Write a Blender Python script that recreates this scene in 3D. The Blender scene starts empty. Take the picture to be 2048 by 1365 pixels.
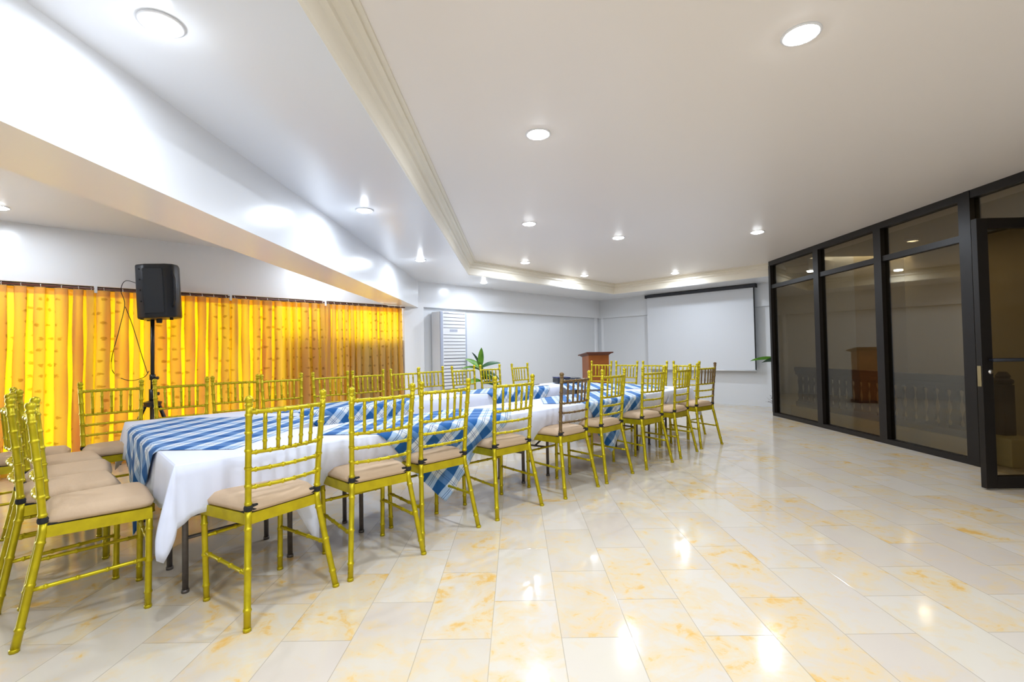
import bpy, bmesh, math, random
from mathutils import Vector, Matrix
random.seed(7)
C = bpy.context.scene.collection
S2 = math.sqrt(2)
PI = math.pi

# ------------------------------------------------------------------ camera, world, exposure
EYE = 1.14
def cam_axes(yaw, pitch, roll):
    fwd = Vector((math.sin(yaw), math.cos(yaw), 0)); right = Vector((math.cos(yaw), -math.sin(yaw), 0)); up = Vector((0, 0, 1))
    f = fwd*math.cos(pitch) + up*math.sin(pitch); u = up*math.cos(pitch) - fwd*math.sin(pitch)
    r = right*math.cos(roll) + u*math.sin(roll); u2 = u*math.cos(roll) - right*math.sin(roll)
    return r, u2, f
cd = bpy.data.cameras.new('camera'); cd.sensor_width = 36; cd.lens = 933.6/2048*36; cd.clip_start = 0.02; cd.clip_end = 200
cam = bpy.data.objects.new('camera', cd); C.objects.link(cam)
r_, u_, f_ = cam_axes(-.0085, .0223, -.0182)
cam.matrix_world = Matrix(((r_.x, u_.x, -f_.x, 0), (r_.y, u_.y, -f_.y, 0), (r_.z, u_.z, -f_.z, EYE), (0, 0, 0, 1)))
bpy.context.scene.camera = cam

w = bpy.data.worlds.new('daylight'); bpy.context.scene.world = w; w.use_nodes = True
w.node_tree.nodes['Background'].inputs[0].default_value = (.95, .98, 1, 1)
w.node_tree.nodes['Background'].inputs[1].default_value = 6.6
vs = bpy.context.scene.view_settings
vs.view_transform = 'Standard'; vs.look = 'None'; vs.exposure = 0.30; vs.gamma = 1; vs.use_curve_mapping = False

LAMP_W = 14.5          # watts of each ceiling lamp
LAMP_COL = (.79, .885, 1.0)

# ------------------------------------------------------------------ materials
def mat(name, col, rough=.5, metal=0, spec=.5, coat=0, emit=None, estr=0, bump=0, bscale=30, var=0, vscale=8, vcol=None):
    m = bpy.data.materials.new(name); m.use_nodes = True; nt = m.node_tree; b = nt.nodes['Principled BSDF']
    b.inputs['Base Color'].default_value = (*col, 1); b.inputs['Roughness'].default_value = rough; b.inputs['Metallic'].default_value = metal
    b.inputs['Specular IOR Level'].default_value = spec; b.inputs['Coat Weight'].default_value = coat; b.inputs['Coat Roughness'].default_value = .08
    if emit: b.inputs['Emission Color'].default_value = (*emit, 1); b.inputs['Emission Strength'].default_value = estr
    tc = nt.nodes.new('ShaderNodeTexCoord')
    if var:
        n = nt.nodes.new('ShaderNodeTexNoise'); n.inputs['Scale'].default_value = vscale; n.inputs['Detail'].default_value = 4
        nt.links.new(tc.outputs['Object'], n.inputs['Vector'])
        mx = nt.nodes.new('ShaderNodeMix'); mx.data_type = 'RGBA'
        mr = nt.nodes.new('ShaderNodeMapRange'); mr.inputs[1].default_value = .35; mr.inputs[2].default_value = .7; mr.inputs[4].default_value = var
        nt.links.new(n.outputs[0], mr.inputs[0]); nt.links.new(mr.outputs[0], mx.inputs[0])
        mx.inputs[6].default_value = (*col, 1); mx.inputs[7].default_value = (*(vcol or tuple(c*.6 for c in col)), 1)
        nt.links.new(mx.outputs[2], b.inputs['Base Color'])
    if bump:
        n = nt.nodes.new('ShaderNodeTexNoise'); n.inputs['Scale'].default_value = bscale
        nt.links.new(tc.outputs['Object'], n.inputs['Vector'])
        bp = nt.nodes.new('ShaderNodeBump'); bp.inputs['Strength'].default_value = bump; bp.inputs['Distance'].default_value = .01
        nt.links.new(n.outputs[0], bp.inputs['Height']); nt.links.new(bp.outputs[0], b.inputs['Normal'])
    return m

M = {}
M['paint'] = mat('white_gloss_paint', (.86, .87, .90), .22, spec=.45, bump=.02, bscale=6)
M['ceil'] = mat('ceiling_paint', (.93, .865, .81), .35, spec=.3, bump=.015, bscale=4)
M['cream'] = mat('cream_moulding_paint', (.86, .79, .66), .4)
M['wall'] = mat('wall_paint', (.74, .755, .78), .35, spec=.35)
M['dark_frame'] = mat('dark_bronze_frame', (.010, .007, .0055), .4, metal=0, spec=.35)
M['gold'] = mat('gold_lacquer', (.60, .49, .006), .34, metal=.55, spec=.5, var=.5, vscale=22, vcol=(.38, .28, .006))
M['brown'] = mat('brown_lacquer', (.13, .07, .035), .38, metal=.2, var=.6, vscale=40, vcol=(.28, .19, .03))
M['cushion'] = mat('beige_cushion_fabric', (.61, .44, .29), .8, bump=.12, bscale=60)
M['black'] = mat('black_plastic', (.014, .017, .026), .38, spec=.5, bump=.05, bscale=120)
M['blackf'] = mat('black_fabric', (.012, .012, .014), .8)
M['cloth'] = mat('white_tablecloth_fabric', (.765, .80, .95), .75, bump=.05, bscale=14)
M['tube'] = mat('worn_steel_tube', (.16, .14, .13), .45, metal=.6, var=.5, vscale=30)
M['tabletop'] = mat('table_laminate', (.35, .25, .16), .5)
M['wood'] = mat('podium_wood', (.34, .105, .022), .4, spec=.5, var=.6, vscale=5, vcol=(.25, .07, .015))
M['wood_dark'] = mat('podium_dark_wood', (.12, .035, .018), .4)
M['baluster'] = mat('dark_red_brown_wood', (.050, .018, .013), .6)
M['screen'] = mat('projection_fabric', (.70, .72, .76), .7)
M['acw'] = mat('white_appliance_plastic', (.78, .79, .82), .35)
M['acs'] = mat('grey_blue_plastic', (.42, .46, .58), .35)
M['slot'] = mat('dark_louvre_slot', (.06, .06, .09), .6)
M['chrome'] = mat('chrome', (.8, .8, .8), .15, metal=1)
M['brass'] = mat('aged_brass', (.45, .36, .2), .3, metal=1)
M['leaf'] = mat('glossy_leaf', (.06, .20, .012), .4, spec=.5, var=.7, vscale=6, vcol=(.24, .45, .03))
M['leaf_dark'] = mat('dark_leaf', (.02, .085, .02), .4)
M['stem'] = mat('plant_stem', (.14, .17, .05), .7)
M['twig'] = mat('grey_twigs', (.16, .13, .14), .8)
M['pot'] = mat('clay_pot', (.35, .16, .09), .7)
M['paper'] = mat('white_paper', (.85, .85, .85), .8)
M['hall'] = mat('hall_wall_paint', (.62, .54, .38), .7)
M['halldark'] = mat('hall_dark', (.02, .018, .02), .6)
M['curb'] = mat('hall_curb_tile', (.60, .52, .27), .6)
M['ring'] = mat('lamp_trim', (.9, .9, .92), .4)
M['bulb'] = mat('lamp_glow', (1, 1, 1), .5, emit=(.93, .97, 1), estr=34)
M['ground'] = mat('outside_concrete', (.5, .47, .42), .9)
M['board'] = mat('outside_brown_board', (.10, .07, .04), .8)
M['orange'] = mat('curtain_tint_orange', (.55, .16, .02), .8)
M['logo'] = mat('grey_blue_print', (.30, .34, .50), .5)

def nodes(name):
    m = bpy.data.materials.new(name); m.use_nodes = True; nt = m.node_tree; nt.nodes.clear()
    out = nt.nodes.new('ShaderNodeOutputMaterial'); return m, nt, out
def mth(nt, op, a, b=None, c=None):
    n = nt.nodes.new('ShaderNodeMath'); n.operation = op
    for i, v in enumerate((a, b, c)):
        if v is None: continue
        if isinstance(v, (int, float)): n.inputs[i].default_value = v
        else: nt.links.new(v, n.inputs[i])
    return n.outputs[0]
def mixc(nt, f, a, b):
    n = nt.nodes.new('ShaderNodeMix'); n.data_type = 'RGBA'
    for i, v in ((0, f), (6, a), (7, b)):
        if isinstance(v, (int, float)): n.inputs[i].default_value = v
        elif isinstance(v, tuple): n.inputs[i].default_value = (*v, 1)
        else: nt.links.new(v, n.inputs[i])
    return n.outputs[2]
def maprange(nt, v, a, b, c, d):
    n = nt.nodes.new('ShaderNodeMapRange'); n.inputs[1].default_value = a; n.inputs[2].default_value = b; n.inputs[3].default_value = c; n.inputs[4].default_value = d
    nt.links.new(v, n.inputs[0]); return n.outputs[0]
def noise(nt, vec, scale, detail=4, rough=.55, dist=0):
    n = nt.nodes.new('ShaderNodeTexNoise'); n.inputs['Scale'].default_value = scale; n.inputs['Detail'].default_value = detail
    n.inputs['Roughness'].default_value = rough; n.inputs['Distortion'].default_value = dist; nt.links.new(vec, n.inputs['Vector']); return n.outputs[0]

def glass_mat(name, tint, refl):
    m, nt, out = nodes(name)
    tr = nt.nodes.new('ShaderNodeBsdfTransparent'); tr.inputs[0].default_value = (*tint, 1)
    gl = nt.nodes.new('ShaderNodeBsdfGlossy'); gl.inputs['Roughness'].default_value = 0.01; gl.inputs[0].default_value = (.9, .95, 1, 1)
    fr = nt.nodes.new('ShaderNodeFresnel'); fr.inputs[0].default_value = 1.5
    f = mth(nt, 'ADD', mth(nt, 'MULTIPLY', fr.outputs[0], .25), refl); f = mth(nt, 'MINIMUM', f, 1.0)
    mx = nt.nodes.new('ShaderNodeMixShader'); nt.links.new(f, mx.inputs[0]); nt.links.new(tr.outputs[0], mx.inputs[1]); nt.links.new(gl.outputs[0], mx.inputs[2])
    nt.links.new(mx.outputs[0], out.inputs[0]); return m
M['tint_glass'] = glass_mat('tinted_glass', (.62, .56, .44), 0.04)
M['clear_glass'] = glass_mat('clear_glass', (.93, .95, .95), .03)

def floor_mat():
    m, nt, out = nodes('yellow_veined_marble_tiles')
    b = nt.nodes.new('ShaderNodeBsdfPrincipled'); nt.links.new(b.outputs[0], out.inputs[0])
    tc = nt.nodes.new('ShaderNodeTexCoord'); sp = nt.nodes.new('ShaderNodeSeparateXYZ'); nt.links.new(tc.outputs['Object'], sp.inputs[0])
    W = .2793; L = .5586
    cx = mth(nt, 'DIVIDE', mth(nt, 'ADD', sp.outputs[0], .120), W); col = mth(nt, 'FLOOR', cx)
    par = mth(nt, 'MODULO', mth(nt, 'ABSOLUTE', col), 2.0)
    cy = mth(nt, 'SUBTRACT', mth(nt, 'DIVIDE', mth(nt, 'SUBTRACT', sp.outputs[1], 2.158), L), mth(nt, 'MULTIPLY', par, .5)); row = mth(nt, 'FLOOR', cy)
    fx = mth(nt, 'MULTIPLY', mth(nt, 'SUBTRACT', .5, mth(nt, 'ABSOLUTE', mth(nt, 'SUBTRACT', mth(nt, 'FRACT', cx), .5))), W)
    fy = mth(nt, 'MULTIPLY', mth(nt, 'SUBTRACT', .5, mth(nt, 'ABSOLUTE', mth(nt, 'SUBTRACT', mth(nt, 'FRACT', cy), .5))), L)
    d = mth(nt, 'MINIMUM', fx, fy)
    grout = maprange(nt, d, .0006, .0024, 1, 0)
    cb = nt.nodes.new('ShaderNodeCombineXYZ'); nt.links.new(col, cb.inputs[0]); nt.links.new(row, cb.inputs[1])
    wn = nt.nodes.new('ShaderNodeTexWhiteNoise'); wn.noise_dimensions = '3D'; nt.links.new(cb.outputs[0], wn.inputs[0])
    rs = nt.nodes.new('ShaderNodeSeparateColor'); nt.links.new(wn.outputs[1], rs.inputs[0])
    off = nt.nodes.new('ShaderNodeVectorMath'); off.operation = 'MULTIPLY_ADD'
    nt.links.new(wn.outputs[1], off.inputs[0]); off.inputs[1].default_value = (30, 30, 30); nt.links.new(tc.outputs['Object'], off.inputs[2])
    n1 = noise(nt, off.outputs[0], 4.5, 6, .62, 1.2)
    n2 = noise(nt, off.outputs[0], 15, 5, .6, .8)
    n3 = noise(nt, off.outputs[0], 2.2, 3, .5)
    lo = maprange(nt, rs.outputs[0], 0, 1, .0, .16)            # some tiles carry more yellow than others
    a = mth(nt, 'SUBTRACT', mth(nt, 'ADD', mth(nt, 'MULTIPLY', n1, .62), mth(nt, 'MULTIPLY', n2, .38)), lo)
    ym = maprange(nt, a, .40, .58, 0, 1)
    ys = maprange(nt, a, .535, .63, 0, .9)
    base = mixc(nt, rs.outputs[1], (.69, .625, .55), (.63, .55, .47))
    base = mixc(nt, maprange(nt, n3, .4, .65, 0, .6), base, (.69, .63, .51))
    c = mixc(nt, mth(nt, 'MULTIPLY', ym, .72), base, (.76, .55, .24))
    c = mixc(nt, ys, c, (.75, .44, .11))
    c = mixc(nt, mth(nt, 'MULTIPLY', grout, .6), c, (.36, .30, .22))
    nt.links.new(c, b.inputs['Base Color'])
    nt.links.new(maprange(nt, n2, .3, .7, .08, .13), b.inputs['Roughness'])
    b.inputs['Specular IOR Level'].default_value = .22
    bp = nt.nodes.new('ShaderNodeBump'); bp.inputs['Strength'].default_value = .25; bp.inputs['Distance'].default_value = .002
    h = mth(nt, 'SUBTRACT', mth(nt, 'MULTIPLY', n3, .8), grout)
    nt.links.new(h, bp.inputs['Height']); nt.links.new(bp.outputs[0], b.inputs['Normal'])
    return m
M['floor'] = floor_mat()

def plaid_mat():
    m, nt, out = nodes('blue_white_plaid')
    b = nt.nodes.new('ShaderNodeBsdfPrincipled'); nt.links.new(b.outputs[0], out.inputs[0]); b.inputs['Roughness'].default_value = .8
    uv = nt.nodes.new('ShaderNodeUVMap'); sp = nt.nodes.new('ShaderNodeSeparateXYZ'); nt.links.new(uv.outputs[0], sp.inputs[0])
    def bands(x, ph):
        f = mth(nt, 'FRACT', mth(nt, 'ADD', mth(nt, 'MULTIPLY', x, 7.2), ph))
        broad = mth(nt, 'LESS_THAN', mth(nt, 'ABSOLUTE', mth(nt, 'SUBTRACT', f, .5)), .24)
        thin = mth(nt, 'LESS_THAN', mth(nt, 'ABSOLUTE', mth(nt, 'SUBTRACT', mth(nt, 'FRACT', mth(nt, 'MULTIPLY', f, 12)), .5)), .2)
        gap = mth(nt, 'GREATER_THAN', mth(nt, 'ABSOLUTE', mth(nt, 'SUBTRACT', f, .5)), .40)
        return broad, mth(nt, 'MULTIPLY', thin, gap)
    b1, t1 = bands(sp.outputs[0], 0); b2, t2 = bands(sp.outputs[1], .25)
    s = mth(nt, 'ADD', b1, b2)
    c = mixc(nt, mth(nt, 'MULTIPLY', b2, .50), (.74, .80, .88), (.07, .33, .70))
    c = mixc(nt, mth(nt, 'MULTIPLY', b1, .88), c, (.004, .155, .46))
    c = mixc(nt, mth(nt, 'GREATER_THAN', s, 1.5), c, (.003, .10, .34))
    c = mixc(nt, mth(nt, 'MULTIPLY', t1, .7), c, (.02, .07, .25))
    c = mixc(nt, mth(nt, 'MULTIPLY', t2, .5), c, (.02, .07, .25))
    nt.links.new(c, b.inputs['Base Color']); return m
M['plaid'] = plaid_mat()

def curtain_mat():
    m, nt, out = nodes('yellow_patterned_curtain')
    uv = nt.nodes.new('ShaderNodeUVMap')
    mp = nt.nodes.new('ShaderNodeMapping'); mp.inputs['Scale'].default_value = (13, 7.5, 1); nt.links.new(uv.outputs[0], mp.inputs[0])
    vo = nt.nodes.new('ShaderNodeTexVoronoi'); vo.voronoi_dimensions = '2D'; vo.inputs['Scale'].default_value = 1; vo.inputs['Randomness'].default_value = .35
    nt.links.new(mp.outputs[0], vo.inputs['Vector'])
    dn = noise(nt, mp.outputs[0], 5, 3)
    d = mth(nt, 'ADD', vo.outputs['Distance'], mth(nt, 'MULTIPLY', mth(nt, 'SUBTRACT', dn, .5), .35))
    spot = maprange(nt, d, .07, .15, .75, 0)
    mp2 = nt.nodes.new('ShaderNodeMapping'); mp2.inputs['Scale'].default_value = (9.5, .8, 1); nt.links.new(uv.outputs[0], mp2.inputs[0])
    stripe = noise(nt, mp2.outputs[0], 2.2, 2)
    tcol = mixc(nt, stripe, (1, .57, .0), (1, .69, .0))
    tcol = mixc(nt, spot, tcol, (.60, .30, .0))
    dcol = mixc(nt, spot, (.68, .52, .23), (.30, .17, .06))
    tr = nt.nodes.new('ShaderNodeBsdfTranslucent'); nt.links.new(tcol, tr.inputs[0])
    df = nt.nodes.new('ShaderNodeBsdfDiffuse'); nt.links.new(dcol, df.inputs[0])
    mx = nt.nodes.new('ShaderNodeMixShader'); mx.inputs[0].default_value = .62
    nt.links.new(df.outputs[0], mx.inputs[1]); nt.links.new(tr.outputs[0], mx.inputs[2]); nt.links.new(mx.outputs[0], out.inputs[0])
    return m
M['curtain'] = curtain_mat()

# ------------------------------------------------------------------ helpers
def PQ(p, q): return Vector(((p - q)/S2, (p + q)/S2))
def obj(name, bm, m, parent=None, smooth=False):
    me = bpy.data.meshes.new(name); bm.normal_update(); bm.to_mesh(me); bm.free()
    me.materials.append(M[m] if isinstance(m, str) else m)
    if smooth:
        for f in me.polygons: f.use_smooth = True
    o = bpy.data.objects.new(name, me); C.objects.link(o)
    if parent: o.parent = parent
    return o
def tag(o, label=None, cat=None, group=None, kind=None):
    if label: o['label'] = label
    if cat: o['category'] = cat
    if group: o['group'] = group
    if kind: o['kind'] = kind
    return o
def thing(name, label, cat, loc=(0, 0, 0), rotz=0, group=None, kind=None):
    o = bpy.data.objects.new(name, None); C.objects.link(o); o.empty_display_size = .1
    o.location = loc; o.rotation_euler = (0, 0, rotz); return tag(o, label, cat, group, kind)
def struct(name, bm, m, parent=None, smooth=False):
    o = obj(name, bm, m, parent, smooth)
    if not parent: o['kind'] = 'structure'
    return o
def B(): return bmesh.new()
def box(bm, x0, x1, y0, y1, z0, z1, bev=0):
    vs_ = [bm.verts.new((x, y, z)) for z in (z0, z1) for y in (y0, y1) for x in (x0, x1)]
    fs = []
    for idx in ((0, 2, 3, 1), (4, 5, 7, 6), (0, 1, 5, 4), (2, 6, 7, 3), (0, 4, 6, 2), (1, 3, 7, 5)):
        fs.append(bm.faces.new([vs_[i] for i in idx]))
    if bev:
        es = list({e for f in fs for e in f.edges})
        bmesh.ops.bevel(bm, geom=es, offset=bev, segments=2, affect='EDGES', profile=.5)
    return bm
def boxpq(bm, p0, p1, q0, q1, z0, z1):
    vs_ = []
    for z in (z0, z1):
        for q in (q0, q1):
            for p in (p0, p1):
                v = PQ(p, q); vs_.append(bm.verts.new((v.x, v.y, z)))
    for idx in ((0, 2, 3, 1), (4, 5, 7, 6), (0, 1, 5, 4), (2, 6, 7, 3), (0, 4, 6, 2), (1, 3, 7, 5)):
        bm.faces.new([vs_[i] for i in idx])
    return bm
def prism(bm, pts, z0, z1):
    a = [bm.verts.new((x, y, z0)) for x, y in pts]; b = [bm.verts.new((x, y, z1)) for x, y in pts]; n = len(pts)
    bm.faces.new(a[::-1]); bm.faces.new(b)
    for i in range(n): bm.faces.new((a[i], a[(i+1) % n], b[(i+1) % n], b[i]))
    return bm
def tube(bm, pts, rad, n=8, caps=True):
    """sweep a circle along points; rad a number or list"""
    pts = [Vector(p) for p in pts]; N = len(pts)
    if not isinstance(rad, (list, tuple)): rad = [rad]*N
    up = Vector((0, 0, 1)); rings = []
    prev = None
    for i, p in enumerate(pts):
        t = (pts[min(i+1, N-1)] - pts[max(i-1, 0)])
        if t.length < 1e-9: t = Vector((0, 0, 1))
        t.normalize()
        if prev is None:
            a = up.cross(t) if abs(t.z) < .95 else Vector((1, 0, 0)).cross(t)
        else: a = prev - t*prev.dot(t)
        a.normalize(); prev = a; b = t.cross(a)
        rings.append([bm.verts.new(p + (a*math.cos(2*PI*k/n) + b*math.sin(2*PI*k/n))*rad[i]) for k in range(n)])
    for i in range(N-1):
        for k in range(n):
            bm.faces.new((rings[i][k], rings[i][(k+1) % n], rings[i+1][(k+1) % n], rings[i+1][k]))
    if caps:
        bm.faces.new(rings[0][::-1]); bm.faces.new(rings[-1])
    return bm
def bamboo(bm, path, r, gap=.11, knot=1.34, n=8, taper=1.0, start=.5):
    """tube with bamboo knuckles along a polyline path"""
    path = [Vector(p) for p in path]
    segl = [(path[i+1]-path[i]).length for i in range(len(path)-1)]; T = sum(segl)
    def at(s):
        for i, l in enumerate(segl):
            if s <= l or i == len(segl)-1: return path[i].lerp(path[i+1], max(0, min(1, s/l)))
            s -= l
    nk = max(1, round(T/gap)); ks = [T*(k+start)/nk for k in range(nk)]
    ks = [k for k in ks if .02 < k < T-.02]
    ss = [(0, 1.0), (T, 1.0)]
    acc = 0
    for l in segl[:-1]: acc += l; ss.append((acc, 1.0))
    for k in ks:
        for dlt, f in ((-.010, 1), (-.005, 1.1), (-.002, knot), (.002, knot), (.005, 1.1), (.010, 1)): ss.append((k+dlt, f))
    ss.sort(); pts = []; rr = []
    for s, f in ss:
        if s < 0 or s > T: continue
        if pts and (at(s)-pts[-1]).length < 1e-4: continue
        pts.append(at(s)); rr.append(r*f*(1+(taper-1)*s/T))
    return tube(bm, pts, rr, n)
def lathe(bm, prof, cx=0, cy=0, n=16):
    rings = []
    for r, z in prof: rings.append([bm.verts.new((cx + r*math.cos(2*PI*k/n), cy + r*math.sin(2*PI*k/n), z)) for k in range(n)])
    for i in range(len(prof)-1):
        for k in range(n): bm.faces.new((rings[i][k], rings[i][(k+1) % n], rings[i+1][(k+1) % n], rings[i+1][k]))
    bm.faces.new(rings[0][::-1]); bm.faces.new(rings[-1]); return bm
def dup(root, loc, rotz, label=None, group=None):
    r = root.copy(); C.objects.link(r); r.location = loc; r.rotation_euler = (0, 0, rotz)
    if label: r['label'] = label
    if group: r['group'] = group
    for ch in list(root.children):
        c = ch.copy(); C.objects.link(c); c.parent = r
        for g in ch.children:
            d = g.copy(); C.objects.link(d); d.parent = c
    return r

# ------------------------------------------------------------------ room shell
ZC, ZS, ZB, ZH = 2.56, 2.35, 1.905, 1.92     # ceiling, soffit, beam underside, wall header
XG = 4.28                                    # plane of the glass wall
QW, PW = 6.68, 9.60                          # long wall, screen wall
BACK = -2.6
bm = B(); box(bm, -9.5, 4.80, BACK-.1, 15.5, -.06, 0); fl = struct('floor', bm, 'floor')
bm = B(); box(bm, 4.80, 6.0, 7.86, 11.5, -.06, 0); struct('floor_corner', bm, 'floor')
bm = B(); box(bm, -1.7, XG+.50, BACK-.2, 15.2, ZC, ZC+.1); struct('ceiling', bm, 'ceil')
bm = B(); box(bm, -9.8, -1.95, BACK-.2, 9.2, 2.50, 2.66); struct('ceiling_bay', bm, 'paint')
# dropped soffit strips along beam, long wall and screen wall
xe = -.725
K1 = (xe, 7.27); K2 = tuple(PQ(8.77, 5.70)); K3 = tuple(PQ(8.77, 2.0))
W3 = tuple(PQ(PW+.02, 1.70)); W2 = tuple(PQ(PW+.02, QW+.02)); W1 = (-1.66, -1.66 + (QW+.02)*S2)
K1 = (xe, xe + 5.66*S2)
bm = B()
prism(bm, [(-1.66, BACK-.1), (xe, BACK-.1), K1, W1], ZS, ZC+.01)
struct('trim_1', bm, 'paint')
bm = B(); prism(bm, [K1, K2, K3, W3, W2, W1], ZS, ZC+.01); struct('trim_2', bm, 'paint')
# stepped crown along the tray edge
def crown(path, name):
    bm = B()
    prof = [(0, ZS+.003), (.012, ZS+.01), (.012, ZS+.11), (.035, ZS+.125), (.035, ZC-.055), (.06, ZC-.05), (.075, ZC-.03), (.10, ZC-.028), (.10, ZC-.012), (.125, ZC-.01), (.125, ZC+.001)]
    n = len(path); rows = []
    for i, p in enumerate(path):
        p = Vector(p)
        d0 = (Vector(path[i])-Vector(path[i-1])).normalized() if i > 0 else None
        d1 = (Vector(path[i+1])-Vector(path[i])).normalized() if i < n-1 else None
        n0 = Vector((d0.y, -d0.x)) if d0 else None; n1 = Vector((d1.y, -d1.x)) if d1 else None
        if n0 and n1:
            nn = (n0+n1).normalized(); nn = nn/ max(.2, nn.dot(n0))
        else: nn = n0 or n1
        rows.append([bm.verts.new((p.x+nn.x*o, p.y+nn.y*o, z)) for o, z in prof])
    for i in range(n-1):
        for k in range(len(prof)-1): bm.faces.new((rows[i][k], rows[i+1][k], rows[i+1][k+1], rows[i][k+1]))
    return struct(name, bm, 'cream')
crown([(xe, BACK), K1, K2, K3], 'trim_3')
# beam between hall and window bay
bm = B(); box(bm, -2.03, -1.63, BACK-.1, 7.86, ZB, ZC+.02); struct('trim_4', bm, 'paint')
# long wall: header, pilaster, recessed panel
bm = B(); boxpq(bm, -4.6, PW+.3, QW, QW+.2, ZH, 2.9); struct('wall_left', bm, 'paint')
bm = B(); boxpq(bm, 4.10, 4.48, QW, QW+.2, 0, ZH); boxpq(bm, 9.48, 9.56, QW+.03, QW+.1, 0, ZH); struct('trim_5', bm, 'paint')
bm = B(); boxpq(bm, 4.48, PW+.3, QW+.07, QW+.2, 0, ZH); struct('wall_recess', bm, 'wall')
bm = B(); boxpq(bm, -4.6, -3.45, QW, QW+.2, 0, ZH); struct('wall_bay', bm, 'wall')
bm = B(); boxpq(bm, -3.45, 4.10, QW+.02, QW+.2, 0, .07); struct('baseboard_bay', bm, 'wall')
# screen wall
bm = B(); boxpq(bm, PW, PW+.2, 1.66, QW+.3, ZH-.01, 2.9); struct('wall_back', bm, 'wall')
bm = B(); boxpq(bm, PW+.05, PW+.2, 1.66, QW+.3, 0, ZH-.01); struct('wall_screen_panel', bm, 'wall')
bm = B()
for q in (6.62, 5.36, 2.83): boxpq(bm, PW+.03, PW+.06, q-.03, q+.03, 0, ZH-.01)
struct('trim_6', bm, 'paint')
# partition from the glass wall's end to the screen wall
bm = B()
prism(bm, [(XG+.045, 7.82), (XG+.045, 7.90), (5.75, 8.02), (5.75, 7.94)], 0, 2.9); struct('wall_partition', bm, 'wall')
# walls behind the viewer
bm = B(); box(bm, -9.8, 9.0, BACK-.2, BACK, 0, 2.9); struct('wall_rear', bm, 'wall')
bm = B(); box(bm, XG-.02, XG+.14, BACK, 2.70, 0, 2.9); struct('wall_right', bm, 'wall')
bm = B(); box(bm, -7.9, -7.75, BACK, 1.8, 0, 2.9); struct('wall_side', bm, 'wall')

# hall beyond the glass
HC = 2.62
bm = B(); box(bm, XG+.10, 7.6, -1, 7.80, HC, HC+.1); struct('ceiling_hall', bm, 'hall')
bm = B(); box(bm, 6.6, 6.75, -1, 9.4, -2.5, 2.9); struct('wall_hall', bm, 'hall')
bm = B(); box(bm, XG+.25, 6.7, 1.05, 1.2, -2.5, 2.9); struct('wall_hall_near', bm, 'hall')
bm = B(); box(bm, 4.70, 6.75, 7.86, 7.95, -2.5, -.06); box(bm, 5.70, 6.75, 7.94, 8.02, -.06, 2.9); struct('wall_hall_far', bm, 'hall')
bm = B(); box(bm, 4.72, 4.80, 1.0, 7.9, -2.5, -.06); struct('wall_stairwell', bm, 'hall')
bm = B(); box(bm, 4.7, 6.75, 1.0, 8.1, -2.6, -2.5); struct('floor_stairwell', bm, 'hall')
bm = B(); box(bm, 4.56, 4.72, 4.62, 7.86, 0, .16); struct('trim_7', bm, 'curb')
bm = B(); box(bm, 4.46, 4.74, 4.28, 4.60, 0, .26, .008); struct('trim_8', bm, 'curb')

# ------------------------------------------------------------------ glass wall
YM = [7.80, 6.58, 5.46, 4.40]
TR = 2.115
fw = .045
def winframe(idx, y0, y1, last=False):
    """one bay of the glass wall between y0 (near) and y1 (far)"""
    r = thing('window_%d' % idx, None, None, (XG, y0, 0), 0, None, 'structure'); L = y1-y0
    bm = B()
    box(bm, -.045, .045, 0, L, 0, .055); box(bm, -.045, .045, 0, L, ZC-.075, ZC)
    box(bm, -.035, .035, 0, L, TR-.012, TR+.05)
    box(bm, -.05, .05, L-.055, L, .055, ZC-.075)
    box(bm, -.05, .05, 0, .055, .055, ZC-.075)
    obj('frame', bm, 'dark_frame', r)
    bm = B(); box(bm, -.004, .004, .055, L-.055, .055, TR-.012); obj('pane', bm, 'tint_glass', r)
    bm = B(); box(bm, -.004, .004, .055, L-.055, TR+.05, ZC-.075); obj('transom_pane', bm, 'tint_glass', r)
    return r
winframe(1, YM[1], YM[0]); winframe(2, YM[2], YM[1]); winframe(3, YM[3], YM[2])
# transom bay above the doorway
r = thing('window_4', None, None, (XG, 2.70, 0), 0, None, 'structure'); L = YM[3]-2.70
bm = B(); box(bm, -.045, .045, 0, L, ZC-.075, ZC); box(bm, -.045, .045, 0, L, 2.13, 2.18); box(bm, -.05, .05, 0, .05, 0, ZC)
box(bm, -.05, .05, L-.06, L, 0, ZC); obj('frame', bm, 'dark_frame', r)
bm = B(); box(bm, -.004, .004, .05, L-.06, 2.18, ZC-.075); obj('transom_pane', bm, 'tint_glass', r)
bm = B(); box(bm, -.045, .045, .05, .95, 0, .05); obj('sill', bm, 'dark_frame', r)
# fixed sidelight beside the opened leaf
bm = B(); box(bm, -.004, .004, .05, .93, .05, 2.13); obj('pane', bm, 'tint_glass', r)
# opened glazed door leaf, hinged on the far side of the doorway and standing at right angles
d = thing('door_1', None, None, (3.615, 3.66, 0), 0, None, 'structure')
DW = .66; DH = 2.115
bm = B(); box(bm, 0, .085, 0, .045, .012, DH, .002); box(bm, DW-.085, DW, 0, .045, .012, DH, .002)
box(bm, .085, DW-.085, 0, .045, .012, .105); box(bm, .085, DW-.085, 0, .045, DH-.08, DH)
obj('frame', bm, 'dark_frame', d)
bm = B(); box(bm, .085, DW-.085, .018, .026, .105, DH-.08); obj('pane', bm, 'tint_glass', d)
bm = B(); tube(bm, [(.05, -.035, 1.005), (DW-.05, -.035, 1.005)], .014, 10); tube(bm, [(.06, 0, 1.005), (.06, -.035, 1.005)], .010, 8); tube(bm, [(DW-.06, 0, 1.005), (DW-.06, -.035, 1.005)], .010, 8)
h = obj('handle', bm, 'black', d, True)
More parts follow.
